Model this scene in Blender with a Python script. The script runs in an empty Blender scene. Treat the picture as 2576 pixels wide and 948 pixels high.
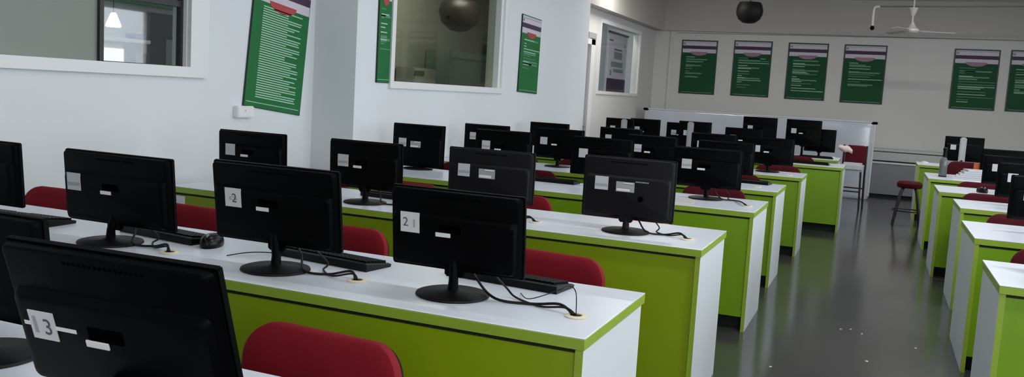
import bpy, bmesh, math, random
from mathutils import Vector, Matrix
random.seed(7)
PI = math.pi
C = bpy.context.scene.collection
H_CAM, T = 1.46, 0.785            # eye height, desk height

# ------------------------------------------------------------------ materials
def mat(name, col, rough=0.5, metal=0.0, spec=0.5, noise=0.0, nscale=6.0, bump=0.0, bscale=80.0,
        emit=None, estr=0.0, coat=0.0, alpha=1.0, trans=0.0):
    m = bpy.data.materials.new(name); m.use_nodes = True
    nt = m.node_tree; b = nt.nodes['Principled BSDF']
    b.inputs['Base Color'].default_value = (*col, 1)
    b.inputs['Roughness'].default_value = rough
    b.inputs['Metallic'].default_value = metal
    b.inputs['Specular IOR Level'].default_value = spec
    b.inputs['Coat Weight'].default_value = coat
    b.inputs['Alpha'].default_value = alpha
    b.inputs['Transmission Weight'].default_value = trans
    if emit:
        b.inputs['Emission Color'].default_value = (*emit, 1); b.inputs['Emission Strength'].default_value = estr
    tc = nt.nodes.new('ShaderNodeTexCoord')
    if noise:
        n = nt.nodes.new('ShaderNodeTexNoise'); n.inputs['Scale'].default_value = nscale; n.inputs['Detail'].default_value = 4
        r = nt.nodes.new('ShaderNodeMix'); r.data_type = 'RGBA'; r.blend_type = 'MIX'
        r.inputs['A'].default_value = (*[c*(1-noise) for c in col], 1)
        r.inputs['B'].default_value = (*[min(1, c*(1+noise)) for c in col], 1)
        nt.links.new(tc.outputs['Object'], n.inputs['Vector'])
        nt.links.new(n.outputs['Fac'], r.inputs['Factor']); nt.links.new(r.outputs['Result'], b.inputs['Base Color'])
    if bump:
        n2 = nt.nodes.new('ShaderNodeTexNoise'); n2.inputs['Scale'].default_value = bscale
        bp = nt.nodes.new('ShaderNodeBump'); bp.inputs['Strength'].default_value = bump; bp.inputs['Distance'].default_value = 0.002
        nt.links.new(tc.outputs['Object'], n2.inputs['Vector'])
        nt.links.new(n2.outputs['Fac'], bp.inputs['Height']); nt.links.new(bp.outputs['Normal'], b.inputs['Normal'])
    return m

def glass(name, tint, fac_rough=0.02, mixf=0.88):
    m = bpy.data.materials.new(name); m.use_nodes = True
    nt = m.node_tree; nt.nodes.clear()
    o = nt.nodes.new('ShaderNodeOutputMaterial'); mx = nt.nodes.new('ShaderNodeMixShader')
    tr = nt.nodes.new('ShaderNodeBsdfTransparent'); tr.inputs['Color'].default_value = (*tint, 1)
    gl = nt.nodes.new('ShaderNodeBsdfGlossy'); gl.inputs['Roughness'].default_value = fac_rough
    mx.inputs['Fac'].default_value = 1-mixf
    nt.links.new(tr.outputs[0], mx.inputs[1]); nt.links.new(gl.outputs[0], mx.inputs[2]); nt.links.new(mx.outputs[0], o.inputs[0])
    return m

M = dict(
 wall=mat('white_plaster', (.74,.765,.775), .75, spec=.2, noise=.015, nscale=1.2, bump=.08, bscale=60),
 wallback=mat('warm_plaster', (.66,.645,.61), .8, spec=.2, noise=.02, nscale=.9, bump=.06),
 beam=mat('beam_plaster', (.50,.47,.43), .85, spec=.2, noise=.03, nscale=.8),
 ceil=mat('ceiling_paint', (.62,.61,.60), .9, spec=.1),
 trim=mat('white_frame', (.80,.80,.79), .45, noise=.01),
 desktop=mat('white_laminate', (.70,.73,.79), .28, noise=.012, nscale=2),
 desktop2=mat('white_side_laminate', (.66,.69,.71), .4, noise=.015, nscale=2),
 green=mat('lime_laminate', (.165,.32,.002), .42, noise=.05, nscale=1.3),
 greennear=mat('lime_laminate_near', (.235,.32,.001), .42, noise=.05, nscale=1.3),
 greenedge=mat('lime_edge_band', (.27,.385,.034), .38, noise=.03),
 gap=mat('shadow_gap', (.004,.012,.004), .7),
 black=mat('black_plastic', (.0005,.0005,.0008), .45, spec=.07, noise=.1, bump=.03, bscale=300),
 black2=mat('charcoal_plastic', (.0045,.0040,.0045), .5, spec=.18, noise=.1, bump=.04, bscale=300),
 blackgloss=mat('gloss_black', (.0012,.0012,.0018), .3, spec=.2),
 screen=mat('screen_glass', (.004,.004,.005), .08),
 cable=mat('black_rubber', (.003,.003,.003), .5, spec=.3),
 paper=mat('white_paper', (.66,.63,.64), .8, noise=.03, nscale=30),
 papercool=mat('cool_paper', (.52,.53,.55), .8, noise=.04, nscale=30),
 label=mat('label_white', (.78,.77,.75), .5),
 ink=mat('grey_ink', (.10,.09,.09), .8), inklight=mat('faded_ink', (.36,.35,.36), .8),
 silver=mat('silver_plastic', (.42,.43,.45), .35, metal=.3),
 chrome=mat('bright_metal', (.75,.75,.74), .2, metal=1),
 recess=mat('recess_black', (.0002,.0002,.0002), .9, spec=.02),
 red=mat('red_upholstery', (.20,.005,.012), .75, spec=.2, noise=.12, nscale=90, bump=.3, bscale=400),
 redfar=mat('red_upholstery_dimmed', (.07,.0015,.0065), .75, spec=.2, noise=.12, nscale=90, bump=.3, bscale=400),  # same red for far seats, the dimmer light there put into the colour
 darkwood=mat('dark_wood', (.018,.012,.011), .45, noise=.3, nscale=14),
 cream=mat('cream_plastic', (.72,.62,.44), .45, noise=.04), hole=mat('hole_dark', (.01,.008,.006), .9),
 manila=mat('manila_card', (.62,.50,.30), .8, noise=.06, nscale=20),
 tan=mat('tan_cloth', (.42,.22,.09), .9, noise=.2, nscale=30),
 pink=mat('pale_cloth', (.72,.60,.57), .9, noise=.06, nscale=25, bump=.3),
 pgreen=mat('poster_green', (.008,.072,.024), .6, spec=.2, noise=.12, nscale=3),
 pgreen2=mat('poster_green_bright', (.013,.15,.038), .55, spec=.25, noise=.15, nscale=3),
 pframe=mat('poster_frame', (.02,.02,.022), .4), pwhite=mat('poster_white', (.60,.55,.61), .6, noise=.03),
 ppurple=mat('poster_purple', (.050,.014,.055), .6), pred=mat('poster_red', (.42,.05,.05), .6), ppink=mat('poster_pink', (.33,.17,.25), .6),
 pline=mat('poster_text', (.42,.62,.48), .6), plinedim=mat('poster_text_dim', (.10,.26,.15), .6), pgrey=mat('poster_grey', (.24,.24,.27), .6),
 board=mat('whiteboard_enamel', (.47,.51,.57), .12, spec=.5, coat=.4), boardedge=mat('board_rim', (.60,.60,.62), .3),
 fan=mat('fan_enamel', (.55,.53,.50), .4), pipe=mat('grey_conduit', (.13,.125,.12), .5), globe=mat('dark_globe', (.004,.0035,.0035), .6, spec=.25),
 counter=mat('counter_pale', (.55,.55,.53), .5, noise=.02), counterdark=mat('counter_grey', (.26,.26,.28), .6, noise=.04),
 frost=mat('frosted_film', (.215,.235,.20), .35, noise=.06, nscale=.9), olive=mat('olive_wall', (.30,.31,.26), .9, noise=.05),
 olive2=mat('olive_cupboard', (.17,.24,.19), .8), oliveblk=mat('olive_shade', (.12,.115,.09), .8), olivepale=mat('olive_pale', (.36,.37,.34), .8),
 blue=mat('blue_cloth', (.02,.025,.20), .7), glow=mat('lamp_glow', (1,1,1), .5, emit=(1,1,1), estr=6), lamp=mat('glow_face', (1,1,1), .5, emit=(1,1,1), estr=3),
 leaf=mat('sunlit_leaves', (.3,.4,.25), .8, emit=(.75,.9,.7), estr=.9, noise=.5, nscale=40),
 corr=mat('corridor_paint', (.55,.58,.62), .8), grey=mat('grey_metal', (.22,.23,.24), .5),
 doorm=mat('door_grey', (.25,.27,.29), .5), bottle=mat('grey_bottle', (.14,.14,.15), .2, alpha=.88), orange=mat('orange_card', (.60,.12,.03), .7),
 pclear=glass('clear_pane', (.93,.95,.94), .02, .93), polive=glass('tinted_pane', (.80,.82,.75), .03, .93),
 skyglass=glass('window_pane', (.97,.98,1), .02, .95),
)
# concrete floor: dark, glossy, faint large tiles
fm = mat('polished_stone', (.052,.051,.048), .16, spec=.55, noise=.14, nscale=1.1); M['floor'] = fm
nt = fm.node_tree; bs = nt.nodes['Principled BSDF']
nr = nt.nodes.new('ShaderNodeTexNoise'); nr.inputs['Scale'].default_value = 2.2
mr = nt.nodes.new('ShaderNodeMapRange'); mr.inputs['To Min'].default_value = .10; mr.inputs['To Max'].default_value = .24
nt.links.new(nr.outputs['Fac'], mr.inputs['Value']); nt.links.new(mr.outputs['Result'], bs.inputs['Roughness'])

# ------------------------------------------------------------------ mesh helpers
class MB:
    def __init__(s): s.b = bmesh.new()
    def box(s, x0,x1,y0,y1,z0,z1, bev=0, seg=2):
        r = bmesh.ops.create_cube(s.b, size=1)
        bmesh.ops.scale(s.b, vec=(x1-x0,y1-y0,z1-z0), verts=r['verts'])
        bmesh.ops.translate(s.b, vec=((x0+x1)/2,(y0+y1)/2,(z0+z1)/2), verts=r['verts'])
        if bev:
            es = list({e for v in r['verts'] for e in v.link_edges})
            bmesh.ops.bevel(s.b, geom=es, offset=bev, segments=seg, affect='EDGES', clamp_overlap=True)
        return s
    def face(s, pts):
        s.b.faces.new([s.b.verts.new(p) for p in pts]); return s
    def rings(s, rings, caps=True):
        vs = [[s.b.verts.new(p) for p in r] for r in rings]; n = len(vs[0])
        for a, c in zip(vs, vs[1:]):
            for i in range(n):
                s.b.faces.new((a[i], a[(i+1)%n], c[(i+1)%n], c[i]))
        if caps:
            s.b.faces.new(list(reversed(vs[0]))); s.b.faces.new(vs[-1])
        return s
    def lathe(s, prof, c=(0,0,0), n=32, axis='Z'):
        R = []
        for r, h in prof:
            ring = []
            for k in range(n):
                a = 2*PI*k/n
                p = (r*math.cos(a), r*math.sin(a), h)
                if axis == 'Y': p = (p[0], p[2], -p[1])
                if axis == 'X': p = (p[2], p[0], p[1])
                ring.append((p[0]+c[0], p[1]+c[1], p[2]+c[2]))
            R.append(ring)
        return s.rings(R)
    def tube(s, pts, r, n=10, smooth=0):
        P = [Vector(p) for p in pts]
        if smooth:
            Q = []
            for i in range(len(P)-1):
                p0, p1, p2, p3 = P[max(i-1,0)], P[i], P[i+1], P[min(i+2,len(P)-1)]
                for k in range(smooth):
                    t = k/smooth
                    Q.append(.5*((2*p1)+(p2-p0)*t+(2*p0-5*p1+4*p2-p3)*t*t+(3*p1-p0-3*p2+p3)*t**3))
            P = Q+[P[-1]]
        R = []; up = Vector((0,0,1)); prev = None
        for i, p in enumerate(P):
            d = (P[min(i+1,len(P)-1)]-P[max(i-1,0)]).normalized()
            if prev is None:
                a = d.cross(up) if abs(d.z) < .95 else d.cross(Vector((1,0,0)))
            else: a = prev - d*prev.dot(d)
            a.normalize(); prev = a; b = d.cross(a)
            rr = r[min(len(r)-1, i*len(r)//len(P))] if isinstance(r, (list,tuple)) else r
            R.append([tuple(p+(a*math.cos(2*PI*k/n)+b*math.sin(2*PI*k/n))*rr) for k in range(n)])
        return s.rings(R)
    def pad(s, w, h, t, rad, curve=0.0, puff=.25, M4=None, n=10):
        """upholstered pad in the XZ plane, rounded corners, bowed along x, centre at the origin"""
        out = []
        for cx_, cz_, a0 in ((w/2-rad,h/2-rad,0),(-w/2+rad,h/2-rad,PI/2),(-w/2+rad,-h/2+rad,PI),(w/2-rad,-h/2+rad,1.5*PI)):
            for k in range(n+1):
                a = a0+PI/2*k/n; out.append((cx_+rad*math.cos(a), cz_+rad*math.sin(a)))
        R = []
        for sc, yy in ((.02,-.5-puff),(.4,-.5-puff*.9),(.75,-.5-puff*.5),(.93,-.45),(.985,-.28),(1,0),(.985,.28),(.93,.45),(.75,.5),(.4,.5),(.02,.5)):
            ring = []
            for x, z in out:
                X, Z = x*sc, z*sc
                p = Vector((X, yy*t + curve*(1-(2*X/w)**2), Z))
                ring.append(tuple(M4 @ p) if M4 else tuple(p))
            R.append(ring)
        return s.rings(R)
    def build(s, name, m, parent=None, loc=None, smooth=True):
        bmesh.ops.recalc_face_normals(s.b, faces=s.b.faces[:])
        me = bpy.data.meshes.new(name); s.b.to_mesh(me); s.b.free()
        me.materials.append(m if not isinstance(m, str) else M[m])
        if smooth:
            for p in me.polygons: p.use_smooth = True
            me.set_sharp_from_angle(angle=math.radians(38))
        o = bpy.data.objects.new(name, me); C.objects.link(o)
        if parent: o.parent = parent
        if loc: o.location = loc
        return o

def tag(o, label, cat, group=None, kind=None):
    o['label'] = label; o['category'] = cat
    if group: o['group'] = group
    if kind: o['kind'] = kind
    return o
def thing(name, label, cat, loc=(0,0,0), rz=0, group=None):
    o = bpy.data.objects.new(name, None); o.empty_display_size = .1; C.objects.link(o)
    o.location = loc; o.rotation_euler = (0,0,rz)
    return tag(o, label, cat, group)
def struct(name, mb, m, parent=None):
    o = mb.build(name, m, parent, smooth=False)
    if not parent: o['kind'] = 'structure'
    return o
def dup(root, loc, rz, label, group=None):
    r = root.copy(); C.objects.link(r); r.location = loc; r.rotation_euler = (0,0,rz); r['label'] = label
    if group: r['group'] = group
    for ch in list(root.children):
        c = ch.copy(); C.objects.link(c); c.parent = r
        for g in list(ch.children):
            d = g.copy(); C.objects.link(d); d.parent = c
    return r
def textmesh(txt, size, name, m, parent, M4, bold=0.0):
    cu = bpy.data.curves.new('t', 'FONT'); cu.body = txt; cu.size = size; cu.align_x = 'CENTER'; cu.align_y = 'CENTER'
    cu.extrude = .0003; cu.offset = bold
    to = bpy.data.objects.new('t', cu); C.objects.link(to)
    bpy.context.view_layer.update()
    me = bpy.data.meshes.new_from_object(to.evaluated_get(bpy.context.evaluated_depsgraph_get()))
    bpy.data.objects.remove(to); bpy.data.curves.remove(cu)
    me.transform(M4); me.materials.clear(); me.materials.append(M[m]); me.name = name
    o = bpy.data.objects.new(name, me); C.objects.link(o); o.parent = parent
    return o

# ------------------------------------------------------------------ the room
XB, XR = 17.2, 4.4                 # back wall depth, right wall
ZC = 3.42
def wall_x(x0, x1, y0, y1, holes, z1=ZC):
    """wall along Y between x0 and x1, with holes (ya, yb, za, zb)"""
    mb = MB(); y = y0
    for ya, yb, za, zb in sorted(holes):
        if ya > y: mb.box(x0,x1,y,ya,0,z1)
        if za > 0: mb.box(x0,x1,ya,yb,0,za)
        if zb < z1: mb.box(x0,x1,ya,yb,zb,z1)
        y = yb
    if y1 > y: mb.box(x0,x1,y,y1,0,z1)
    return mb
struct('floor', MB().box(-6.2,XR+.2,-2.2,XB+.2,-.1,0), 'floor')
struct('ceiling', MB().box(-6.2,XR+.2,-2.2,XB+.2,ZC,ZC+.1), 'ceil')
struct('wall_back', MB().box(-4.6,XR+.2,XB,XB+.15,0,ZC), 'wallback')
struct('wall_front', MB().box(-4.6,XR+.2,-2.15,-2,0,ZC), 'wall')
struct('wall_left', wall_x(-4.42,-4.30,-2,6.09,[(2.2,4.66,1.497,2.85)]), 'wall')
struct('wall_left', wall_x(-4.05,-3.90,6.09,12.03,[(6.655,8.985,1.484,2.8)]).box(-4.42,-4.05,6.09,6.2,0,ZC).box(-4.42,-4.05,11.9,12.03,0,ZC), 'wall')
struct('wall_left', wall_x(-4.32,-4.20,12.03,XB,[(12.15,13.05,0,2.24),(13.58,16.0,1.55,2.62)]), 'wallback')
WR = [(1.0,3.6,.95,2.6),(4.2,6.8,.95,2.6),(7.4,10.0,.95,2.6),(11.0,13.2,.95,2.6)]
struct('wall_right', wall_x(XR,XR+.15,-2,XB,WR), 'wall')
for i, (ya,yb,za,zb) in enumerate(WR):
    w = struct('window_%d' % (i+4), MB().box(XR+.03,XR+.1,ya,yb,za,za+.05).box(XR+.03,XR+.1,ya,yb,zb-.05,zb).box(XR+.03,XR+.1,ya,ya+.05,za,zb)
        .box(XR+.03,XR+.1,yb-.05,yb,za,zb).box(XR+.03,XR+.1,(ya+yb)/2-.03,(ya+yb)/2+.03,za,zb), 'trim')
    MB().box(XR+.06,XR+.066,ya,yb,za,zb).build('pane','skyglass',w)
# beams round the far end
struct('trim_1', MB().box(-4.2,XR,XB-.12,XB,2.80,ZC), 'beam')
struct('trim_2', MB().box(-4.2,-4.02,12.04,XB-.12,2.79,ZC), 'beam')
struct('trim_3', MB().box(-3.90,-3.84,XB-.03,XB,0,2.80), 'wallback')
# first window in the left wall
w1 = MB()
w1.box(-4.30,-4.265,2.0,4.83,1.428,1.497).box(-4.30,-4.265,4.66,4.83,1.497,2.85).box(-4.30,-4.265,2.0,4.83,2.85,2.95)
w1.box(-4.42,-4.30,2.2,4.66,1.485,1.497).box(-4.42,-4.30,4.655,4.668,1.485,2.86)
w1 = struct('window_1', w1, 'trim')
MB().box(-4.36,-4.352,2.2,3.985,1.497,2.85).build('frosted_pane','frost',w1)
MB().box(-4.37,-4.33,3.975,4.005,1.497,2.85).box(-4.37,-4.33,4.635,4.657,1.497,2.85).box(-4.37,-4.33,3.985,4.655,1.490,1.502).box(-4.37,-4.33,4.0,4.64,1.885,1.925).build('sash_frame','pframe',w1)
MB().box(-4.352,-4.348,4.0,4.64,1.50,2.85).build('pane','pclear',w1)
# second window
w2 = MB().box(-3.90,-3.875,6.60,9.06,1.428,1.486).box(-3.90,-3.875,8.985,9.06,1.486,2.9).box(-3.90,-3.875,6.60,6.66,1.486,2.9)
w2.box(-4.05,-3.9,6.655,6.67,1.484,2.8).box(-4.05,-3.9,8.93,8.985,1.484,2.8).box(-4.05,-3.9,6.655,8.985,1.478,1.488)
w2 = struct('window_2', w2, 'trim')
MB().box(-3.965,-3.960,6.66,8.94,1.486,2.8).build('pane','polive',w2)
# third window (recessed bay) with frame
w3 = MB().box(-4.2,-4.185,13.52,13.58,1.55,2.62).box(-4.2,-4.185,16.0,16.07,1.55,2.62).box(-4.2,-4.185,13.52,16.07,1.50,1.55).box(-4.2,-4.185,13.52,16.07,2.62,2.68)
w3 = struct('window_3', w3, 'trim')
MB().box(-4.235,-4.23,13.58,16.0,1.55,2.62).build('pane','pclear',w3)
struct('wall_left', MB().box(-5.2,-5.1,13.3,XB,0,ZC).box(-5.1,-4.32,13.3,13.4,0,ZC).box(-5.1,-4.32,16.9,17.0,0,ZC).box(-5.1,-4.32,13.4,16.9,0,1.45), 'corr')
# door in the far bay
d = struct('door_1', MB().box(-4.28,-4.24,12.15,13.05,0,2.24), 'doorm')
MB().box(-4.2,-4.17,13.05,13.24,0,2.32).box(-4.2,-4.17,12.05,12.15,0,2.32).box(-4.2,-4.17,12.05,13.24,2.24,2.32).build('door_frame','trim',d)
MB().lathe([(.012,0),(.012,.04),(.03,.045),(.03,.07),(.01,.075)],(-4.24,12.95,1.0),16,'X').build('door_handle','chrome',d)
p = tag(MB().box(-4.2,-4.185,12.94,13.33,2.335,2.425,.004).build('door_sign','inklight'), 'small grey plaque above the door frame in the far left bay','sign')

# rooms behind the glass
for q in ((-6.0,-5.9,1.6,6.5),(-5.9,-4.42,6.45,6.5),(-5.9,-4.42,1.6,1.7)): struct('wall_left', MB().box(*q,0,ZC), 'corr')
for q in ((-6.1,-6.0,6.5,14.2),(-6.0,-5.1,14.1,14.2)): struct('wall_left', MB().box(*q,0,ZC), 'olive')

# ------------------------------------------------------------------ things seen through the windows
Yc = 5.92
t = thing('wardrobe','dark wardrobe seen through the clear sash of the nearest window','cupboard',(-5.855,6.15,0))
MB().box(-.045,.045,-.29,.30,0,1.95,.006).build('carcass','pframe',t)
MB().box(.045,.055,-.11,.24,.1,1.735,.004).build('door','grey',t)
MB().lathe([(.02,0),(.022,.02),(.005,.03)],(.055,.03,1.725),12,'X').build('knob','silver',t)
MB().box(.055,.075,-.02,.23,1.51,1.535,.003).build('shelf_tray','trim',t)
t = thing('oval_reflection','small glowing oval on the dark wardrobe, standing in for a lamp reflection','lamp',(-5.79,6.29,1.902))  # emissive disc stands in for a lamp's reflection in the pane
MB().lathe([(.075,0),(.075,.012),(.06,.03)],(0,0,0),24,'X').build('glow_face','glow',t); MB().lathe([(.08,-.01),(.08,.002)],(0,0,0),24,'X').build('rim','trim',t)
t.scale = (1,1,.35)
t = thing('pendant_lamp','bright cone-shaped lamp at upper left inside the nearest window','lamp',(-5.35,5.035,1.765))
MB().lathe([(.012,.105),(.02,.10),(.056,.01),(.05,0)],(0,0,0),20).build('lamp_shade','glow',t); MB().tube([(0,0,.1),(0,0,1.655)],.003).build('cord','cable',t)
t = thing('wall_shelf','pale wall ledge carrying a blue bag behind the nearest window','shelf',(-5.9,5.6,1.68))
MB().box(0,.12,-.6,.24,0,.03,.004).build('board','trim',t); [MB().box(0,.10,q,q+.02,-.08,0).build('bracket','grey',t) for q in (-.3,.2)]
MB().pad(.19,.045,.07,.021,M4=Matrix.Translation((-5.835,5.735,1.734)) @ Matrix.Rotation(PI/2,4,'Z')).build('blue_bag','blue')
tag(bpy.data.objects['blue_bag'],'folded blue bag lying on the ledge behind the nearest window','bag')
t = thing('corridor_window','bright leafy window at lower left inside the nearest window','window',(-5.9,5.60,1.36))
MB().box(0,.025,-.32,.20,-.3,.30).build('frame','corr',t); MB().box(.025,.035,-.28,.03,-.26,.262).build('view','leaf',t)
MB().box(.025,.045,.03,.15,-.26,.29).build('shutter','grey',t)
t = thing('reflected_poster','green panel standing in for a poster reflected above the dark transom of the nearest window','board',(-5.88,5.95,2.42))  # solid panel put in for a green poster's reflection in the glass
MB().box(0,.02,-.6,.48,-.42,.5,.004).build('panel','pgreen2',t); MB().box(.02,.028,.24,.3,-.42,.5).build('stripe','pline',t)
# behind the tinted window
t = thing('locker','green locker dimly seen behind the tinted window','locker',(-5.8,11.75,0))
MB().box(-.19,.2,-.62,.62,0,1.98,.01).build('carcass','olive2',t); MB().box(.2,.206,-.6,.6,1.87,1.89).build('seam','oliveblk',t)
t = thing('low_cabinet','pale low cabinet dimly seen behind the tinted window','cabinet',(-5.85,10.52,0))
MB().box(-.14,.15,-.2,.40,0,1.70,.01).build('carcass','olivepale',t); MB().box(.15,.156,-.2,.06,1.60,1.66).build('label_slot','oliveblk',t)
t = thing('dark_curtain','dark hanging curtain at right behind the tinted window','curtain',(-5.9,13.25,0))
mb = MB()
pts = [(.06+.02*math.sin(k*1.4), -.32+.64*k/24) for k in range(25)]
mb.rings([[(x,y,z) for x,y in pts]+[(x-.01,y,z) for x,y in reversed(pts)] for z in (0.05,1,2.12)]); mb.build('cloth','oliveblk',t)
MB().tube([(.05,-.35,2.14),(.05,.35,2.14)],.012).build('rod','pframe',t)
t = thing('round_lamp','round dark lamp at top behind the tinted window','lamp',(-5.2,10.55,2.45))
MB().lathe([(.01,-.26),(.12,-.24),(.24,-.14),(.28,0),(.25,.1),(.2,.14)],(0,0,0),32).build('shade','darkwood',t); MB().tube([(0,0,.1),(0,0,.97)],.012).build('rod','pframe',t)

# poster standing inside the far bay window
t = thing('notice_poster','tall white printed notice hung inside the far bay window','poster',(-4.34,15.08,1.55))
MB().box(-.01,0,-.56,.60,0,.99).build('sheet','pwhite',t)
MB().box(-.012,.012,-.60,.63,.985,1.02,.004).build('top_bar','pframe',t)
MB().box(0,.003,-.56,.60,0,.23).build('dark_footer','ppurple',t)
mb = MB()
for a,b,c,dd in ((-.2,.30,.57,.69),(-.36,.36,.43,.52),(-.40,-.30,.28,.38),(-.2,.42,.34,.40)): mb.box(0,.002,a,b,c,dd)
mb.build('printed_blocks','pgrey',t)
mb = MB()
for k in range(7): mb.box(0,.002,-.2+k*.07,-.15+k*.07,.715,.745)
mb.box(0,.002,-.54,-.3,.86,.885); mb.face([(.002,.42,.85),(.002,.5,.80),(.002,.42,.80)])
mb.build('printed_lettering','ink',t)
t = thing('dark_shelf','dark small shelf unit at left inside the far bay window','shelf',(-4.6,14.15,1.45))
MB().box(-.15,.15,-.14,.12,.50,.86,.004).build('cabinet','pframe',t); MB().box(-.15,.16,-.16,.13,.60,.62).build('shelf_board','grey',t); MB().box(-.15,.15,-.14,.12,.86,1.1).build('box','grey',t)

# ------------------------------------------------------------------ posters
def poster(name, label, w, h, Mw, seed, bright=False, lines='list', group='green wall posters', header=.25):
    """poster in its own XZ plane, front faces -Y, origin at the bottom left"""
    rnd = random.Random(seed)
    t = thing(name, label, 'poster', (0,0,0), 0, group); t.matrix_world = Mw
    MB().box(0,w,-.012,0,0,h,.002).build('frame','pframe',t)
    e = .018 if not bright else .006
    MB().box(e,w-e,-.014,-.011,e*.7,h-e).build('green_sheet','pgreen2' if bright else 'pgreen',t)
    y0, y1 = -.0155, -.013
    a, b = e+.006, w-e-.006
    MB().box(a,b,y0,y1,h*.895,h-e-.006).build('header_strip','pwhite',t)
    mb = MB().box(a+.005,a+.05,y0-.001,y0,h*.915,h*.945).box(a,b,y0-.001,y0,h*.955,h*.962); mb.build('header_print','pgrey',t)
    MB().box(a,b,y0,y1,h*.835,h*.895).build('purple_band','ppurple',t)
    MB().box(a,b,y0,y1,h*.765,h*.835).build('title_strip','pwhite',t)
    n = 20; cx_ = w*.5; arc = [(cx_+w*.24*math.cos(PI+PI*k/n), y0-.001, h*.785+h*.07*math.sin(PI+PI*k/n)) for k in range(n+1)]
    MB().face(arc).build('arc_emblem','pred' if bright else 'ppink',t)
    mb, md = MB(), MB()
    if lines == 'dense':
        z = h*.73
        while z > h*.075:
            l = rnd.choice((.9,.9,.88,.86,.6,.75))
            mb.box(w*.17,w*.10+w*l*.85,-.0165,-.0145,z,z+h*.0075); z -= h*.0172
        mb.box(w*.03,w*.95,-.0165,-.0145,h*.035,h*.040)
    else:
        z = h*.68
        while z > h*(.12 if lines == 'list' else .30):
            l = rnd.choice((.12,.2,.3,.35,.5,.8,.62,.25))
            (mb if rnd.random() > (.45 if lines != 'dim' else .85) else md).box(w*.15,w*.15+w*l,-.0165,-.0145,z,z+h*.010); z -= h*rnd.choice((.035,.045,.05))
        for k in range(5):
            zz = h*rnd.uniform(.28,.68); md.box(w*.15,w*rnd.uniform(.5,.9),-.016,-.0143,zz,zz+h*.022)
        mb.box(w*.06,w*.94,-.0162,-.0143,h*.028,h*.032)
    mb.build('text_lines','pline',t); md.build('faint_lines','plinedim',t)
    return t
pos = ['leftmost green poster on the back wall beside the corner pilaster','second green poster from the left on the back wall',
       'third green poster from the left on the back wall','fourth green poster on the back wall, left of the wide gap',
       'bright lined green poster on the back wall right of the wide gap','rightmost green poster cut off by the right picture edge']
for i, (x0, x1, z0, z1, b) in enumerate([(-3.675,-2.99,1.615,2.64,0),(-2.685,-1.985,1.622,2.66,0),(-1.697,-.995,1.616,2.65,0),(-.727,-.012,1.607,2.65,0),(1.06,1.768,1.602,2.636,0),(1.922,2.62,1.608,2.644,1)]):
    poster('wall_poster', pos[i], x1-x0, z1-z0, Matrix.Translation((x0,XB-.001,z0)), 11+i, lines=('dim','list','list','short','list','short')[i], group='green posters on the back wall')
def left_m(x, y, z, lean=0):       # a poster on a left wall: its +x runs along +Y, its front faces +X
    return Matrix.Translation((x,y,z)) @ Matrix.Rotation(PI/2,4,'Z') @ Matrix.Rotation(lean,4,'Y')
poster('wall_poster','large crooked green poster of dense lines on the near left wall', .69, 1.03, left_m(-4.299,5.222,1.245,math.radians(6.4)), 3, True, 'dense', 'green posters on the left wall')
poster('wall_poster','narrow green poster strip tucked behind the tinted window frame', .205, .89, left_m(-3.899,6.392,1.468), 4, True, 'short', 'green posters on the left wall')
poster('wall_poster','narrow green poster between the tinted window and the wall corner', .62, .89, left_m(-3.899,9.49,1.46,math.radians(1.5)), 5, True, 'short', 'green posters on the left wall')
t = thing('junction_box','small white junction box under the crooked green poster','switch box',(-4.30,5.22,1.20))
MB().box(-.004,.045,-.09,.09,-.042,.042,.006).build('housing','trim',t); MB().box(.045,.047,-.012,-.006,.005,.015).build('indicator','inklight',t)

# ------------------------------------------------------------------ desks
def desk(x0, x1, y0, y1, label, end, group, grom=(), front='green'):
    t = thing('computer_desk', label, 'desk', ((x0+x1)/2,(y0+y1)/2,0), 0, group)
    cx_, cy_ = (x0+x1)/2, (y0+y1)/2; a, b, c, e = x0-cx_, x1-cx_, y0-cy_, y1-cy_
    MB().box(a,b,c,e,T-.004,T,.0015,1).build('tabletop','desktop',t)
    MB().box(a,b,c,e,T-.036,T-.004,.001,1).build('edge_band','greenedge',t)
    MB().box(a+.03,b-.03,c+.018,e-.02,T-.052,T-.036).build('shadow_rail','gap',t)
    MB().box(a+.02,b-.02,c+.014,c+.032,.095,T-.050).build('front_panel',front,t)
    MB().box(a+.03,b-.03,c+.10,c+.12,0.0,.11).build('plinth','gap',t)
    for s, ex in ((-1,a),(1,b)):
        o = MB().box(*( (ex+.004,ex+.028) if s < 0 else (ex-.028,ex-.004) ),c+.008,e-.03,0,T-.036,.0015,1).build('side_panel','desktop2',t)
        MB().box(*( (ex+.0045,ex+.0275) if s < 0 else (ex-.0275,ex-.0045) ),c+.004,c+.0082,0,T-.0365).build('edge_strip','greenedge',o)
    for gx, gy in grom:
        g = MB().lathe([(.034,0),(.036,.003),(.030,.006),(.02,.006),(.02,.002)],(gx-cx_,gy-cy_,T),28).build('cable_grommet','cream',t)
        MB().lathe([(.019,0),(.019,.0035)],(gx-cx_-.002,gy-cy_,T),20).build('grommet_hole','hole',g)
    return t
LD = [(-3.0,-1.02,.88,1.62,'foreground white desk in the lower left corner under the monitor tagged 13'),
      (-4.1,-.705,2.325,3.012,'nearest full-length lime desk carrying the monitor tagged 21'),
      (-3.88,-.705,4.075,4.79,'second full-length lime desk, left of the aisle'),
      (-3.86,-.685,5.765,6.52,'third full-length lime desk, left of the aisle, with a cream folder'),
      (-3.86,-.71,7.32,8.06,'fourth full-length lime desk, left of the aisle'),
      (-3.86,-.655,9.06,9.72,'fifth full-length lime desk, left of the aisle'),
      (-3.7,-.355,11.2,12.0,'sixth lime desk, left of the aisle, standing further into it'),
      (-3.7,-.48,12.75,13.55,'farthest left desk, just before the whiteboard')]
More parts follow.
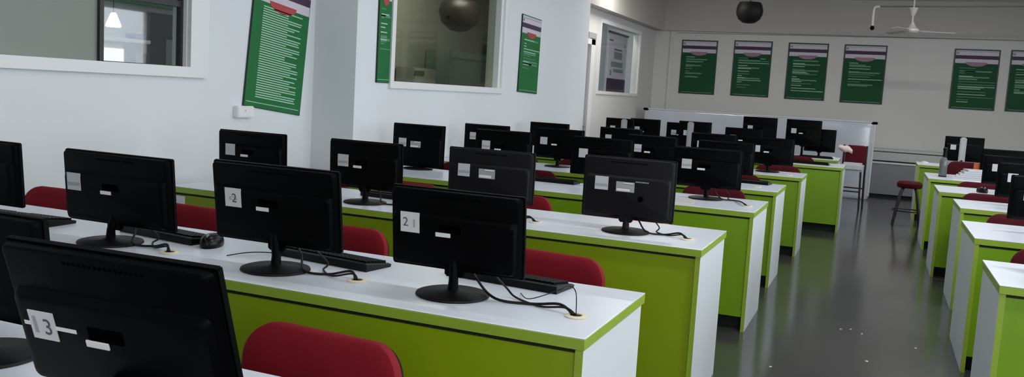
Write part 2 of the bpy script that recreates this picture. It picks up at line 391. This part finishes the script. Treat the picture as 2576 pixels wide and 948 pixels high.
GR = {1:[(-.806,2.545),(-1.60,2.56),(-2.41,2.54)],2:[(-.824,4.33),(-1.62,4.31),(-2.35,4.31),(-3.1,4.31)],3:[(-.772,6.07),(-1.6,6.07)],4:[(-.9,7.6)],5:[(-.8,9.3)]}
for i, (a,b,c,e,l) in enumerate(LD):
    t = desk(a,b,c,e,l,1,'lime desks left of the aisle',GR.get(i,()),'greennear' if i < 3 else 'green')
    if i == 2: MB().box(a-(a+b)/2+.03,a-(a+b)/2+.115,c-(c+e)/2+.002,c-(c+e)/2+.013,.42,T-.055).build('filler_panel','desktop2',t)
RD = [(.515,4.09,4.78,'nearest desk right of the aisle, cut off by the right picture edge'),(.555,5.62,6.52,'second desk right of the aisle'),
      (.615,7.42,8.2,'third desk right of the aisle'),(.545,8.85,9.68,'fourth desk right of the aisle with a black mouse'),
      (.535,10.6,11.65,'fifth desk right of the aisle with bottle and papers'),(.525,13.4,14.2,'farthest desk right of the aisle behind the low stool')]
for a,c,e,l in RD: desk(a,3.6,c,e,l,-1,'lime desks right of the aisle')

# ------------------------------------------------------------------ monitors
WM, HM, ZB = .50, .283, .076
def monitor(label, loc, rz=0, tilt=5, cover='black', tagm='smudge', tagsize=.07, w=.50, top=.347, bot=.076, hx=0.0, tag_in=.108, tz=.020, group=None, slot=False, model='disc', knob=False, txt=False):
    t = thing('computer_monitor', label, 'monitor', loc, rz, group)
    h, zb, dl = top-bot, bot, (tz-.02)*.65
    # everything of the head is modelled around the head centre and tilted back about it
    HC = Matrix.Translation((hx,.018,zb+h/2)) @ Matrix.Rotation(math.radians(tilt),4,'X')
    def head(mb, name, m, parent=t):
        bmesh.ops.transform(mb.b, matrix=HC, verts=mb.b.verts[:]); return mb.build(name, m, parent)
    W2, H2 = w/2, h/2
    s = head(MB().box(-W2,W2,-.004,.016,-H2,H2,.004), 'bezel', cover)
    head(MB().box(-W2+.012,W2-.012,.0155,.017,-H2+.018,H2-.012), 'screen', 'screen', s)
    # back cover: shallow step above, deep swelling below
    def rr(x0,x1,z0,z1,y,r=.012):
        P = []
        for cx_,cz_,a0 in ((x1-r,z1-r,0),(x0+r,z1-r,PI/2),(x0+r,z0+r,PI),(x1-r,z0+r,1.5*PI)):
            for k in range(5): P.append((cx_+r*math.cos(a0+PI/2*k/4), y, cz_+r*math.sin(a0+PI/2*k/4)))
        return P
    bc = head(MB().rings([rr(-W2+.004,W2-.004,-H2+.004,H2-.004,-.002),rr(-W2+.008,W2-.016,-H2+.008,H2-.006,-.016),rr(-W2+.012,W2-.022,-H2+.012,H2-.009,-.018)]), 'back_cover', cover)
    head(MB().rings([rr(-W2+.014,W2-.018,-H2+.012,H2*.42,-.015),rr(-W2+.022,W2-.026,-H2+.018,H2*.36,-.030,.016),rr(-W2+.034,W2-.038,-H2+.03,H2*.30,-.034,.016)]), 'back_bulge', cover, bc)
    yb = -.0345
    mb = MB()
    for k in range(16): mb.box(-.09+k*.012,-.084+k*.012,-.0185,-.0175,H2-.028,H2-.022)
    head(mb, 'vent_slots', 'recess', bc)
    # connector recess and pale label strip
    if slot:
        head(MB().box(-.055,.04,yb-.001,yb,-.015,.036), 'connector_recess', 'inklight', bc)
        head(MB().box(-.052,.02,yb-.003,yb-.001,-.012,.003,.001).box(-.02,.034,yb-.003,yb-.001,.026,.034,.001), 'port_label', 'label', bc)
    else:
        head(MB().box(-.05,.03,yb-.001,yb,-.001+dl,.026+dl), 'connector_recess', 'recess', bc)
        head(MB().box(-.060,-.006,yb-.003,yb+.001,-.016+dl,-.002+dl,.001), 'port_label', 'label', bc)
    # paper tag, stuck on at the left
    tx = -W2+tag_in; ts = tagsize
    ph = head(MB().box(tx-ts/2,tx+ts/2,yb-.0015,yb+.002,tz-ts*.47,tz+ts*.5), 'paper_tag', 'paper' if tagm in ('21','13','2') else 'papercool', t)
    TX = HC @ Matrix.Translation((tx,yb-.002,tz)) @ Matrix.Rotation(PI/2,4,'X')
    if tagm == '21':
        textmesh('2',.042,'tag_digit','ink',ph,TX @ Matrix.Translation((-.016,0,0))); textmesh('1',.036,'tag_digit','inklight',ph,TX @ Matrix.Translation((.016,-.003,0)), .0015)
    elif tagm == '13':
        textmesh('1',.046,'tag_digit','inklight',ph,TX @ Matrix.Translation((-.018,0,0)), .002); textmesh('3',.048,'tag_digit','ink',ph,TX @ Matrix.Translation((.012,-.002,0)))
        head(MB().box(tx-ts*.75,tx-ts*.5,yb-.0012,yb,tz-.002,tz+.006), 'tape_strip', 'label', ph); head(MB().box(tx+ts*.5,tx+ts*1.3,yb-.0012,yb,tz-.004,tz+.004), 'tape_strip', 'label', ph)
    elif tagm == '2':
        textmesh('2',.046,'tag_digit','ink',ph,TX @ Matrix.Translation((.006,-.002,0)))
        textmesh('o',.05,'tag_scribble','inklight',ph,TX @ Matrix.Diagonal((1.5,.6,1,1)))
    elif tagm == 'smudge':
        head(MB().box(tx-ts*.45,tx+ts*.45,yb-.002,yb-.001,tz-.016,tz-.002), 'tag_print', 'inklight', ph)
    if knob: head(MB().lathe([(.014,-.004),(.014,.004),(.012,.006)],(.075,yb,-.045),20,'Y'), 'round_button', 'recess', bc)
    if txt:
        mb = MB()
        for k in range(8): mb.box(.045+k*.0085,.051+k*.0085,-.0350,-.0335,H2*.24,H2*.24+.006)
        head(mb, 'embossed_lettering', 'inklight', bc)
    if model == 'disc':
        MB().tube([(0,.0,.008),(0,.002,.05),(hx*.5,.006,zb+.03),(hx*.5,.012,zb+.05)],[.019,.016,.017,.018],14).build('neck',cover,t)
        head(MB().box(-.035-hx*.5,.035-hx*.5,-.030,-.006,-H2-.014,-H2+.03,.006), 'hinge', cover, bc)
        MB().lathe([(.118,0),(.122,.003),(.120,.008),(.110,.011),(.03,.015),(.022,.02)],(0,0,0),48).build('base','black2',t)
    else:
        ctop = zb+h-.006; px = {'columnL':-.05,'column':-.02,'columnR':.07}[model]
        MB().box(px-.042,px+.042,-.05,-.015,.01,ctop,.014,4).build('stand_column','silver',t)
        MB().box(px-.038,px+.038,-.053,-.048,ctop-.03,ctop-.026).build('column_seam','inklight',t)
        MB().lathe([(.016,0),(.016,.006)],(px,-.055,.075),18,'Y').build('cable_hole','hole',t)
        MB().box(px-.12,px+.12,-.12,.10,0,.014,.006).build('base','black2',t)
    return t

ROWN = ['foreground desk','nearest full-length desk','second full-length desk','third left desk','fourth left desk','fifth left desk','sixth left desk','farthest left desk']
POS = ['nearest the aisle','second from the aisle','third from the aisle','fourth from the aisle']
monitor('huge black monitor back tagged 13 in the lower left foreground',(-1.253,1.19,T),math.radians(2),17,'black','13',.062,w=.49,top=.355,bot=.055,tag_in=.085,tz=-.008,group='monitors on the left desks')
monitor('black monitor at the left edge beside the one tagged 13',(-1.85,1.385,T),0,6,'black','plain',hx=-.077,top=.337,group='monitors on the left desks')
GL = 'monitors on the left desks'
# base x, base y, head centre x, width, top z, bottom z, tag, tilt
row = {
 1:[(-1.242,2.572,-1.247,.480,1.131,.859,'21',6),(-1.926,2.541,-1.945,.535,1.155,.866,'2',7),(-2.721,2.556,-2.698,.545,1.134,.851,'smudge',5),(-3.50,2.57,-3.50,.50,1.132,.86,'plain',4)],
 2:[(-1.144,4.344,-1.149,.480,1.160,.848,'smudge',0),(-1.90,4.33,-1.909,.504,1.143,.865,'smudge',1),(-2.651,4.29,-2.667,.472,1.133,.861,'smudge',2),(-3.46,4.30,-3.467,.49,1.13,.86,'plain',2)],
 3:[(-1.09,6.283,-1.103,.49,1.141,.864,'smudge',0),(-1.90,6.385,-1.91,.485,1.153,.866,'plain',0),(-2.71,6.385,-2.716,.485,1.153,.866,'smudge',0),(-3.455,6.385,-3.472,.474,1.149,.80,'smudge',-1)],
 4:[(-1.21,7.80,-1.214,.486,1.136,.86,'plain',0),(-1.86,7.80,-1.87,.46,1.14,.86,'smudge',0),(-2.75,7.80,-2.757,.49,1.138,.86,'plain',0),(-3.47,7.74,-3.47,.47,1.13,.86,'smudge',0)],
 5:[(-1.037,9.488,-1.03,.48,1.138,.86,'plain',0),(-1.61,9.5,-1.615,.48,1.138,.86,'plain',0),(-2.61,9.45,-2.62,.48,1.13,.86,'plain',0),(-3.45,9.45,-3.46,.47,1.13,.86,'plain',0)]}
MLAB = {(1,0):'black monitor tagged 21 nearest the aisle on the nearest full-length desk',(1,1):'black monitor whose tag shows a scribbled 2, left of the one tagged 21',
        (1,2):'black monitor with grey-striped tag, third from the aisle on the nearest full-length desk',(1,3):'black monitor cut off by the left picture edge on the nearest full-length desk'}
for r, ms in row.items():
    for k, (bx, by, hx, w, zt, zbt, tg, ti) in enumerate(ms):
        lab = MLAB.get((r,k)) or 'black monitor %s on the %s' % (POS[k], ROWN[r])
        two = (r,k) in ((2,0),(2,1))
        monitor(lab,(bx,by,T),0,ti,'black2' if two else 'black',tg,w=w,top=zt-T,bot=zbt-T,hx=hx-bx,tag_in={(1,0):.085,(1,2):.075}.get((r,k),.108),group=GL,slot=two or (r,k)==(3,3),knob=(r,k)==(2,0),txt=(r,k)==(2,0))
# far monitors: silver column stands and two tall ones before the whiteboard
G6 = 'monitors on the far left desks'
monitor('black monitor partly hidden left of the tall monitor before the whiteboard',(-1.62,11.75,T),0,0,tagm='plain',group=G6,w=.48,top=0.376,bot=0.076)
monitor('leftmost far monitor with silver column, before the left end of the whiteboard',(-3.28,11.75,T),0,0,tagm='plain',model='columnR',group=G6,w=.40,top=0.396,bot=0.076)
monitor('black monitor just right of the leftmost silver-column monitor',(-2.98,11.95,T),0,0,tagm='plain',group=G6,w=.42,top=0.406,bot=0.076)
monitor('far silver-column monitor, right one of the overlapping pair left of the tall monitors',(-2.25,11.72,T),0,0,tagm='plain',model='columnL',group=G6,w=.43,top=0.420,bot=0.070)
monitor('far monitor hidden behind the left of the silver-column monitor, tag showing',(-2.47,11.95,T),0,0,tagm='smudge',group=G6,w=.42,top=0.386,bot=0.076)
monitor('tall black monitor with a striped square tag before the middle of the whiteboard',(-1.585,13.05,T),0,0,tagm='smudge',group=G6,w=.475,top=0.515,bot=0.155)
monitor('tall black monitor with a blank tag, right one of the two tall monitors',(-.985,13.05,T),0,0,tagm='plain',group=G6,w=.475,top=0.515,bot=0.155)
monitor('rightmost far monitor, half hidden by the tall monitor with a blank tag',(-.77,13.3,T),0,0,tagm='plain',group=G6,w=.42,top=0.396,bot=0.076)
GRt = 'monitors on the right desks'
monitor('silver-column monitor standing alone at far right against the back wall',(1.10,13.75,T),0,0,tagm='plain',model='column',group=GRt,w=.49,top=0.410,bot=0.070)
for x, y, l in ((1.32,11.15,'dark monitor with its top edge right of the silver-column monitor'),(1.17,9.3,'black monitor on the fourth right desk beside the paper stack'),
                (1.13,7.85,'black monitor on the third right desk at the right edge'),(1.02,6.15,'black monitor on the second right desk at the right edge'),(.90,4.45,'black monitor on the nearest right desk cut by the right edge')):
    monitor(l,(x,y,T),0,0,tagm='plain',group=GRt)

# ------------------------------------------------------------------ cables, keyboards, mice
def cable(name, pts, r, label, cat='cable', group=None):
    o = MB().tube(pts, r, 8, 8).build(name, 'cable'); return tag(o, label, cat, group)
for (mx, my, gx, gy, l) in ((-1.242,2.545,-.806,2.545,'monitor tagged 21'),(-1.926,2.52,-1.60,2.56,'monitor with the scribbled 2'),(-2.721,2.53,-2.41,2.54,'grey-striped-tag monitor'),
                         (-1.144,4.32,-.824,4.33,'aisle-side monitor of the second full-length desk'),(-1.96,4.33,-1.62,4.31,'second monitor of the second full-length desk'),
                         (-2.651,4.27,-2.35,4.31,'third monitor of the second full-length desk'),(-1.09,6.26,-.772,6.07,'aisle-side monitor of the third left desk')):
    w = gx-mx
    cable('power_cable',[(mx+.02,my+.07,T+.13),(mx+.05,my+.10,T+.05),(mx+.35*w,my+.03,T+.010),(mx+.62*w,my+.05,T+.006),(mx+.85*w,gy+.035,T+.022),(gx-.008,gy,T+.004)],.0045,'thicker of two black cables of the %s' % l,group='black desk cables')
    cable('video_cable',[(mx+.10,my+.07,T+.10),(mx+.15,my+.12,T+.03),(mx+.45*w,my+.10,T+.006),(mx+.70*w,my+.035,T+.006),(mx+.9*w,gy+.02,T+.018),(gx-.002,gy+.004,T+.004)],.0035,'thinner of two black cables of the %s' % l,group='black desk cables')
cable('mouse_cable',[(-1.06,2.72,T+.004),(-.98,2.60,T+.02),(-.90,2.66,T+.05),(-.845,2.575,T+.085),(-.812,2.548,T+.075),(-.806,2.546,T+.003)],.0016,'thin wire standing up in a loop from the cream grommet')
cable('mouse_cable',[(-2.21,2.62,T+.003),(-2.16,2.68,T+.012),(-2.10,2.74,T+.01),(-2.02,2.76,T+.004)],.002,'thin wire poking out left of the scribbled 2 monitor base')

def keyboard(label, loc, rz, group='black keyboards'):
    t = thing('keyboard', label, 'keyboard', loc, rz, group)
    MB().rings([[(-.22,-.07,0),(.22,-.07,0),(.22,.07,0),(-.22,.07,0)],[(-.22,-.07,.026),(.22,-.07,.026),(.222,.072,.010),(-.222,.072,.010)],[(-.215,-.063,.030),(.215,-.063,.030),(.217,.066,.014),(-.217,.066,.014)]]).build('case','blackgloss',t)
    mb = MB()
    for r_ in range(6):
        yy = -.052+r_*.020
        for k in range(20):
            if r_ == 5 and 4 < k < 9: continue
            zz = .030-(yy+.063)/.129*.016; mb.box(-.205+k*.0205,-.188+k*.0205,yy,yy+.016,zz-.002,zz+.006)
    mb.build('keys','black',t)['kind'] = 'stuff'
    for s in (-1,1): MB().box(s*.17-.015,s*.17+.015,-.062,-.05,-.0005,.004).build('foot','cable',t)
    return t
kb = keyboard('black keyboard behind the monitor tagged 21',(-1.17,2.885,T),math.radians(-6))
for x,y,rz,l in ((-1.86,2.80,-8,'long black keyboard behind the scribbled 2 monitor'),(-2.66,2.80,-8,'black keyboard behind the grey-striped-tag monitor'),(-3.38,2.70,4,'black keyboard at the far left end of the nearest full-length desk'),
              (-2.62,4.60,-5,'black keyboard behind the third monitor of the second full-length desk'),(-2.31,6.41,-2,'black keyboard between the second and third monitors of the third left desk'),(-1.05,7.62+.32,-8,'black keyboard at the aisle end of the fourth left desk'),
              (-.75,11.5,-4,'black keyboard at the aisle end of the sixth left desk'),(-.78,13.0,0,'pale-edged keyboard on the farthest left desk before the whiteboard')):
    dup(kb,(x,y,T),math.radians(rz),l)
def mouse(label, loc, rz):
    t = thing('computer_mouse', label, 'mouse', loc, rz, 'black mice')
    R = []
    for k, (sc, z) in enumerate(((.92,0),(1,.006),(1,.014),(.9,.026),(.65,.034),(.2,.037))):
        R.append([(.031*sc*math.cos(a), .055*sc*math.sin(a)*(1 if math.sin(a) > 0 else .95), z) for a in [2*PI*i/24 for i in range(24)]])
    MB().rings(R).build('shell','blackgloss',t)
    MB().lathe([(.008,-.003),(.009,0),(.008,.003)],(0,-.03,.031),14,'X').build('scroll_wheel','grey',t)
    MB().box(-.0008,.0008,-.05,-.01,.024,.0335).build('button_seam','gap',t)
    return t
ms = mouse('black mouse left of the scribbled 2 monitor, catching a blue glint',(-2.385,2.74,T),.3); ms.scale = (1.3,1.3,1.4)
for x,y,l in ((-1.73,6.10,'black mouse on the open part of the third left desk'),(.92,9.15,'black mouse on the fourth right desk')):
    dup(ms,(x,y,T),.4,l)

# ------------------------------------------------------------------ chairs
def chair(label, loc, rz, m='red'):
    t = thing('office_chair', label, 'chair', loc, rz, 'red office chairs')
    MB().pad(.46,.46,.075,.09,0,.2,Matrix.Translation((0,-.02,.445)) @ Matrix.Rotation(PI/2,4,'X') @ Matrix.Scale(-1,4,(0,1,0))).build('seat',m,t)
    B = Matrix.Translation((0,.235,.662)) @ Matrix.Rotation(math.radians(-7),4,'X')
    MB().pad(.49,.33,.055,.095,.035,.2,B).build('backrest',m,t)
    MB().pad(.47,.31,.02,.09,.035,.1,B @ Matrix.Translation((0,.034,0))).build('back_shell','black2',t)
    MB().tube([(0,.10,.39),(0,.27,.40),(0,.305,.50),(0,.312,.66)],.016,10,5).build('back_support','black',t)
    for s in (-1,1):
        MB().tube([(s*.22,-.20,.40),(s*.24,-.235,0.0)],.013).build('leg','black',t)
        MB().tube([(s*.22,.18,.40),(s*.24,.235,0.0)],.013).build('leg','black',t)
        a = MB().tube([(s*.22,.10,.40),(s*.275,.12,.47),(s*.275,.14,.63),(s*.275,.06,.655),(s*.275,-.12,.65)],.012,10,5).build('arm_tube','black',t)
        MB().box(s*.275-.026,s*.275+.026,-.14,.17,.655,.685,.012,3).build('arm_pad','black2',a)
    MB().box(-.22,.22,-.20,.18,.388,.404,.004).build('seat_frame','black',t)
    return t
ch = chair('red chair in the foreground against the nearest lime panel',(-1.272,1.60,0),math.radians(-4))
CH = {1:(3.07,[(-1.205,-7,'wide red chair behind the monitor tagged 21'),(-2.175,-2,'red chair between the scribbled 2 monitor and the one tagged 21'),(-3.06,-3,'red chair between the grey-striped-tag and scribbled 2 monitors'),(-3.86,3,'red chair at the left wall behind the nearest full-length desk')]),
      2:(4.86,[(-1.36,0,''),(-2.07,-3,''),(-2.83,0,''),(-3.55,0,'')]),
      3:(6.60,[(-1.13,0,''),(-1.93,0,''),(-2.65,0,''),(-3.25,0,'')]),
      4:(8.12,[(-1.2,0,''),(-1.9,0,''),(-2.7,0,''),(-3.4,0,'')]),
      5:(9.82,[(-.99,0,''),(-1.65,0,''),(-2.55,0,''),(-3.4,0,'')]),
      6:(12.12-.02,[(-1.0,0,''),(-1.75,0,'')])}
chfar = None
for r, (y, cs) in CH.items():
    for k, (x, rz, lab) in enumerate(cs):
        lab = lab or 'red chair %s behind the %s' % (POS[k], ROWN[r])
        if r < 3: dup(ch,(x,y,0),math.radians(rz),lab,'red office chairs')
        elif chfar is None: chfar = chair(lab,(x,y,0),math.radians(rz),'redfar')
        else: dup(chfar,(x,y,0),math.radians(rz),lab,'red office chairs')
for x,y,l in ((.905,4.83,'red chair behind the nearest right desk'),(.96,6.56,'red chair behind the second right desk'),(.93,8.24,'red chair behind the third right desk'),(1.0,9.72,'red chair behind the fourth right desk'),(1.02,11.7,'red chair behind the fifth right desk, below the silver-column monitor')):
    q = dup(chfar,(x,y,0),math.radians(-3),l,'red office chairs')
    if y > 11: q.scale = (1,1,1.13)
# jacket end on the chair by the aisle
t = MB().pad(.035,.13,.05,.016,M4=Matrix.Translation((-1.085,5.0,.70))).build('tan_cloth','tan'); tag(t,'tan cloth hanging over the chair arm right of the second desk','cloth')

for k, (x, y) in enumerate(((-.116,6.256),(-.054,6.298),(.018,6.207),(.337,6.033),(.059,5.531),(-.444,5.089))):
    pts = [(.012*math.cos(a)*random.uniform(.5,1), .005*math.sin(a), .001+.004*random.random()) for a in [2*PI*i/9 for i in range(9)]]
    o = MB().rings([[(p[0],p[1],0) for p in pts],pts]).build('paper_scrap','label',None,(x,y,0)); o.rotation_euler = (0,0,k*.8)
    tag(o,'tiny white paper scrap on the dark aisle floor','scrap','paper scraps on the aisle floor')
# high chair and low stool at the far end
t = thing('high_chair','dark wooden chair with red back before the right end of the whiteboard','chair',(-.33,14.28,0),math.radians(-3))
MB().pad(.30,.30,.05,.05,.01,.2,Matrix.Translation((.02,.13,.80)) @ Matrix.Rotation(math.radians(-4),4,'X')).build('backrest','redfar',t)
MB().box(-.15,.16,-.17,.14,.57,.69,.03,4).build('seat','papercool',t)
for x,y in ((-.14,-.15),(.14,-.15)): MB().tube([(x*.95,y,.57),(x*1.1,y*1.05,0)],.015).build('leg','darkwood',t)
for x in (-.15,.17): MB().tube([(x,.15,.95),(x,.14,.5),(x*1.05,.18,0)],.016).build('leg','darkwood',t)
MB().tube([(-.15,-.156,.27),(.15,-.156,.27)],.011).build('stretcher','darkwood',t); MB().tube([(-.15,.16,.30),(.17,.16,.30)],.011).build('stretcher','darkwood',t)
o = MB()
R = []
for k in range(9):
    a = k/8; R.append([(-.12+.2*a, (.045+.012*math.sin(7*a))*math.cos(b)*(.35+.65*math.sin(PI*(.12+.76*a))), (.05+.012*math.sin(9*a+b))*math.sin(b)*(.35+.65*math.sin(PI*(.12+.76*a)))-.05*a*a) for b in [2*PI*i/14 for i in range(14)]])
o.rings(R); o = o.build('crumpled_cloth','pink',None,(-.43,14.30,.905)); tag(o,'crumpled pale pink cloth draped at the dark wooden chair','cloth')
t = thing('low_stool','low stool with red seat and curved dark legs right of the far aisle','stool',(.43,12.75,0))
MB().lathe([(.02,.50),(.14,.50),(.155,.52),(.155,.56),(.13,.585),(.02,.59)],(0,0,0),32).build('seat','redfar',t)
for k in range(4):
    a = PI/4+k*PI/2; cx_, sx_ = math.cos(a), math.sin(a)
    MB().tube([(.10*cx_,.10*sx_,.50),(.14*cx_,.14*sx_,.42),(.19*cx_,.19*sx_,.2),(.23*cx_,.23*sx_,0)],[.018,.018,.016,.014],10,4).build('leg','darkwood',t)
MB().tube([(.185*math.cos(2*PI*i/24),.185*math.sin(2*PI*i/24),.2) for i in range(25)],.009).build('foot_ring','darkwood',t)

# ------------------------------------------------------------------ loose things on desks
t = thing('paper_folder','cream folder lying open under the aisle-side monitor of the third left desk','folder',(-1.27,6.00,T),math.radians(8))
MB().box(-.15,.15,-.10,.10,0,.004).build('cover','manila',t); MB().box(-.14,.13,-.09,.10,.004,.008).build('sheets','papercool',t)
t = thing('spray_bottle','grey translucent bottle with dark neck on the fifth right desk','bottle',(.70,11.1,T))
MB().lathe([(.038,0),(.042,.006),(.042,.17),(.034,.20),(.018,.222),(.017,.23)],(0,0,0),28).build('body','bottle',t)
MB().lathe([(.018,.22),(.022,.225),(.020,.29),(.023,.30),(.023,.325),(.012,.33)],(.004,0,0),20).build('neck','black2',t)
MB().lathe([(.0425,-.0005),(.0432,.004),(.0432,.010)],(0,0,0),28).build('foot','black',t)
for k in range(5):
    o = MB().box(-.17+.01*k,.17-.008*k,-.12,.12,0,.0215,.002).build('paper_bundle','papercool',None,(.97+.02*k,10.98+.012*k,T+.022*k)); o.rotation_euler = (0,0,math.radians(-8+4*k))
    tag(o,['lowest','second lowest','middle','second highest','topmost'][k]+' paper bundle in the stack on the fifth right desk','papers','paper stack on the fifth right desk')
o = MB().box(-.06,.06,-.012,.012,0,.175,.002).build('orange_notebook','orange',None,(1.075,11.22,T)); tag(o,'orange notebook standing behind the paper stack','notebook')
o = MB().tube([(.06*math.cos(a*.9)*(1-.04*a),.045*math.sin(a*.9),.006+.003*a) for a in [i*.5 for i in range(26)]],.005,8,2).build('coiled_wire','label',None,(.62,13.6,T)); tag(o,'small white coil of wire on the farthest right desk','wire')
o = MB().pad(.11,.07,.012,.012,M4=Matrix.Translation((-.60,13.35,T+.009)) @ Matrix.Rotation(PI/2,4,'X')).build('folded_tissue','label'); tag(o,'white folded tissue at the end of the farthest left desk','tissue')

# ------------------------------------------------------------------ whiteboard, counter, fan, lamp, pipe
t = thing('whiteboard','long glossy whiteboard standing on the floor before the back wall','whiteboard',(-2.04,15.95,0),0); t.rotation_euler = (math.radians(-2),0,math.radians(-.5))
MB().pad(3.94,1.29,.03,.07,0,.02,Matrix.Translation((0,0,.648))).build('panel','board',t)
MB().box(-1.93,1.93,-.02,.02,1.284,1.302,.004).build('top_rail','boardedge',t)
for s in (-1,1): MB().box(s*1.95-.05,s*1.95+.05,-.026,.026,1.262,1.306,.01).build('corner_cap','black',t)
MB().box(1.945,1.972,-.02,.02,.06,1.26,.005).build('side_rail','boardedge',t)
MB().box(1.70,1.73,-.023,-.015,.66,.69).build('maker_mark','inklight',t)
t = thing('low_counter','low pale counter with grey front along the back wall','counter',(1.3,16.95,0))
MB().box(-1.6,2.9,-.25,.22,.80,.84,.006).build('counter_top','counter',t); MB().box(-1.6,2.9,-.23,.22,.64,.785,.004).build('fascia','counter',t)
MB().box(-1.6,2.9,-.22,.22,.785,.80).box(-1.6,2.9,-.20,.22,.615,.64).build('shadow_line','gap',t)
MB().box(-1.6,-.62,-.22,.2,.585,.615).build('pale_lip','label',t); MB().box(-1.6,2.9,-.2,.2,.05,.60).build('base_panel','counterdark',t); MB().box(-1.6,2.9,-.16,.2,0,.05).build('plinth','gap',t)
t = thing('ceiling_fan','white ceiling fan with three blades hanging at upper right','fan',(.305,15.0,2.70))
MB().lathe([(.02,.27),(.028,.275),(.07,.39),(.075,.40)],(-.01,0,-.02),24).build('canopy','fan',t)
MB().tube([(-.005,0,.06),(-.005,0,.72)],.014).build('down_rod','fan',t)
MB().lathe([(.03,-.03),(.08,-.025),(.105,.0),(.10,.03),(.06,.055),(.03,.11),(.018,.14)],(0,0,0.03),32).build('motor','fan',t)
for k in range(3):
    b = MB().box(.09,.20,-.02,.02,.028,.034,.002).rings([[(x,-w_,z-.012),(x,w_,z+.012),(x,w_,z+.016),(x,-w_,z-.008)] for x,w_,z in ((.16,.045,.03),(.3,.06,.028),(.5,.062,.024),(.60,.05,.022))]).build('blade','fan',t)
    b.rotation_euler = (0,0,math.radians(4+120*k))
t = thing('pendant_globe','round black globe lamp hanging from the ceiling before the posters','lamp',(-2.0,14.0,2.86))
MB().lathe([(.02,-.165),(.09,-.155),(.16,-.105),(.195,-.03),(.20,.03),(.185,.10),(.16,.15),(.05,.16)],(0,0,0),40).build('globe','globe',t)
MB().tube([(0,0,.15),(0,0,.56)],.012).build('rod','pframe',t)
t = thing('conduit_pipe','dark conduit running across upper right and bending down to a black box','pipe',(0,15.06,0))
MB().tube([(XR,0,3.20),(1.77,0,3.13),(.9,0,3.113),(-.18,0,3.098)],.011).build('pipe','pipe',t)
MB().tube([(-.18,0,3.098),(-.24,0,3.09),(-.262,0,3.06),(-.268,0,2.95),(-.262,0,2.80)],.022,12,6).build('bend','fan',t)
MB().box(-.292,-.232,-.03,.03,2.735,2.80,.012,3).build('speaker_box','black',t)
o = MB().tube([(-3.8,0,2.765),(-1.5,0,2.785),(1,0,2.80),(XR,0,2.81)],.004,6).build('wall_wire','pipe',None,(0,XB-.004,0)); tag(o,'thin grey wire strung along the back wall above the posters','wire')

# ------------------------------------------------------------------ light
def area(name, loc, rot, sx, sy, e, col=(1,1,1)):
    l = bpy.data.lights.new(name,'AREA'); l.shape = 'RECTANGLE'; l.size = sx; l.size_y = sy; l.energy = e; l.color = col
    o = bpy.data.objects.new(name,l); C.objects.link(o); o.location = loc; o.rotation_euler = rot; return o
for i, (ya,yb,za,zb) in enumerate(WR):
    area('daylight',(XR+.25,(ya+yb)/2,1.8),(0,PI/2,0),1.6,2.5,(70,95,70,45)[i],(.90,.95,1.0))
for y, e in ((.2,40),(3.6,55),(6.6,40),(9.6,40)):
    for x, q in ((-1.8,.22),(1.2,.85)): area('tube_light',(x,y,3.36),(0,0,0),1.2,.12,e*q,(.95,.98,1))
area('tube_light',(-3.2,13.2,3.36),(0,0,0),1.2,.08,34,(1,.97,.92)); area('tube_light',(.9,13.2,3.36),(0,0,0),1.2,.08,38,(1,.97,.93))
area('daylight_rear',(1.5,-1.9,2.2),(math.radians(-80),0,0),3,1.4,85,(.97,.98,1))
area('corridor_light',(-5.0,5.0,3.3),(0,0,0),.8,.8,8); area('store_light',(-4.9,10.0,3.3),(0,0,0),.8,.8,30,(1,.98,.9)); area('bay_light',(-4.55,15.0,3.2),(0,0,0),.3,.8,16)
wd = bpy.data.worlds.new('outdoor'); bpy.context.scene.world = wd; wd.use_nodes = True
wd.node_tree.nodes['Background'].inputs['Color'].default_value = (.75,.85,1,1); wd.node_tree.nodes['Background'].inputs['Strength'].default_value = .6

# ------------------------------------------------------------------ camera (horizon and vanishing points measured on the photograph)
cx_, cy_ = 1288, 474
vx, vy = Vector((-4160-cx_,-88-cy_)), Vector((2218-cx_,284-cy_))
f = math.sqrt(-vx.dot(vy))
Yw = Vector((vy.x,vy.y,f)).normalized(); Xw = -Vector((vx.x,vx.y,f)).normalized(); Zw = Xw.cross(Yw)
R = Matrix((Xw,Yw,Zw))             # rows: world axes in image axes (right, down, forward)
cam = bpy.data.cameras.new('camera'); co = bpy.data.objects.new('camera',cam); C.objects.link(co)
right, down, fwd = R @ Vector((1,0,0)), R @ Vector((0,1,0)), R @ Vector((0,0,1))
m3 = Matrix((right,-down,-fwd)).transposed()
co.matrix_world = Matrix.Translation((0,0,H_CAM)) @ m3.to_4x4()
cam.sensor_fit = 'HORIZONTAL'; cam.sensor_width = 36; cam.lens = f/2576*36; cam.clip_start = .05
sc = bpy.context.scene; sc.camera = co
sc.view_settings.view_transform = 'Standard'; sc.view_settings.look = 'None'; sc.view_settings.exposure = .2; sc.view_settings.gamma = 1
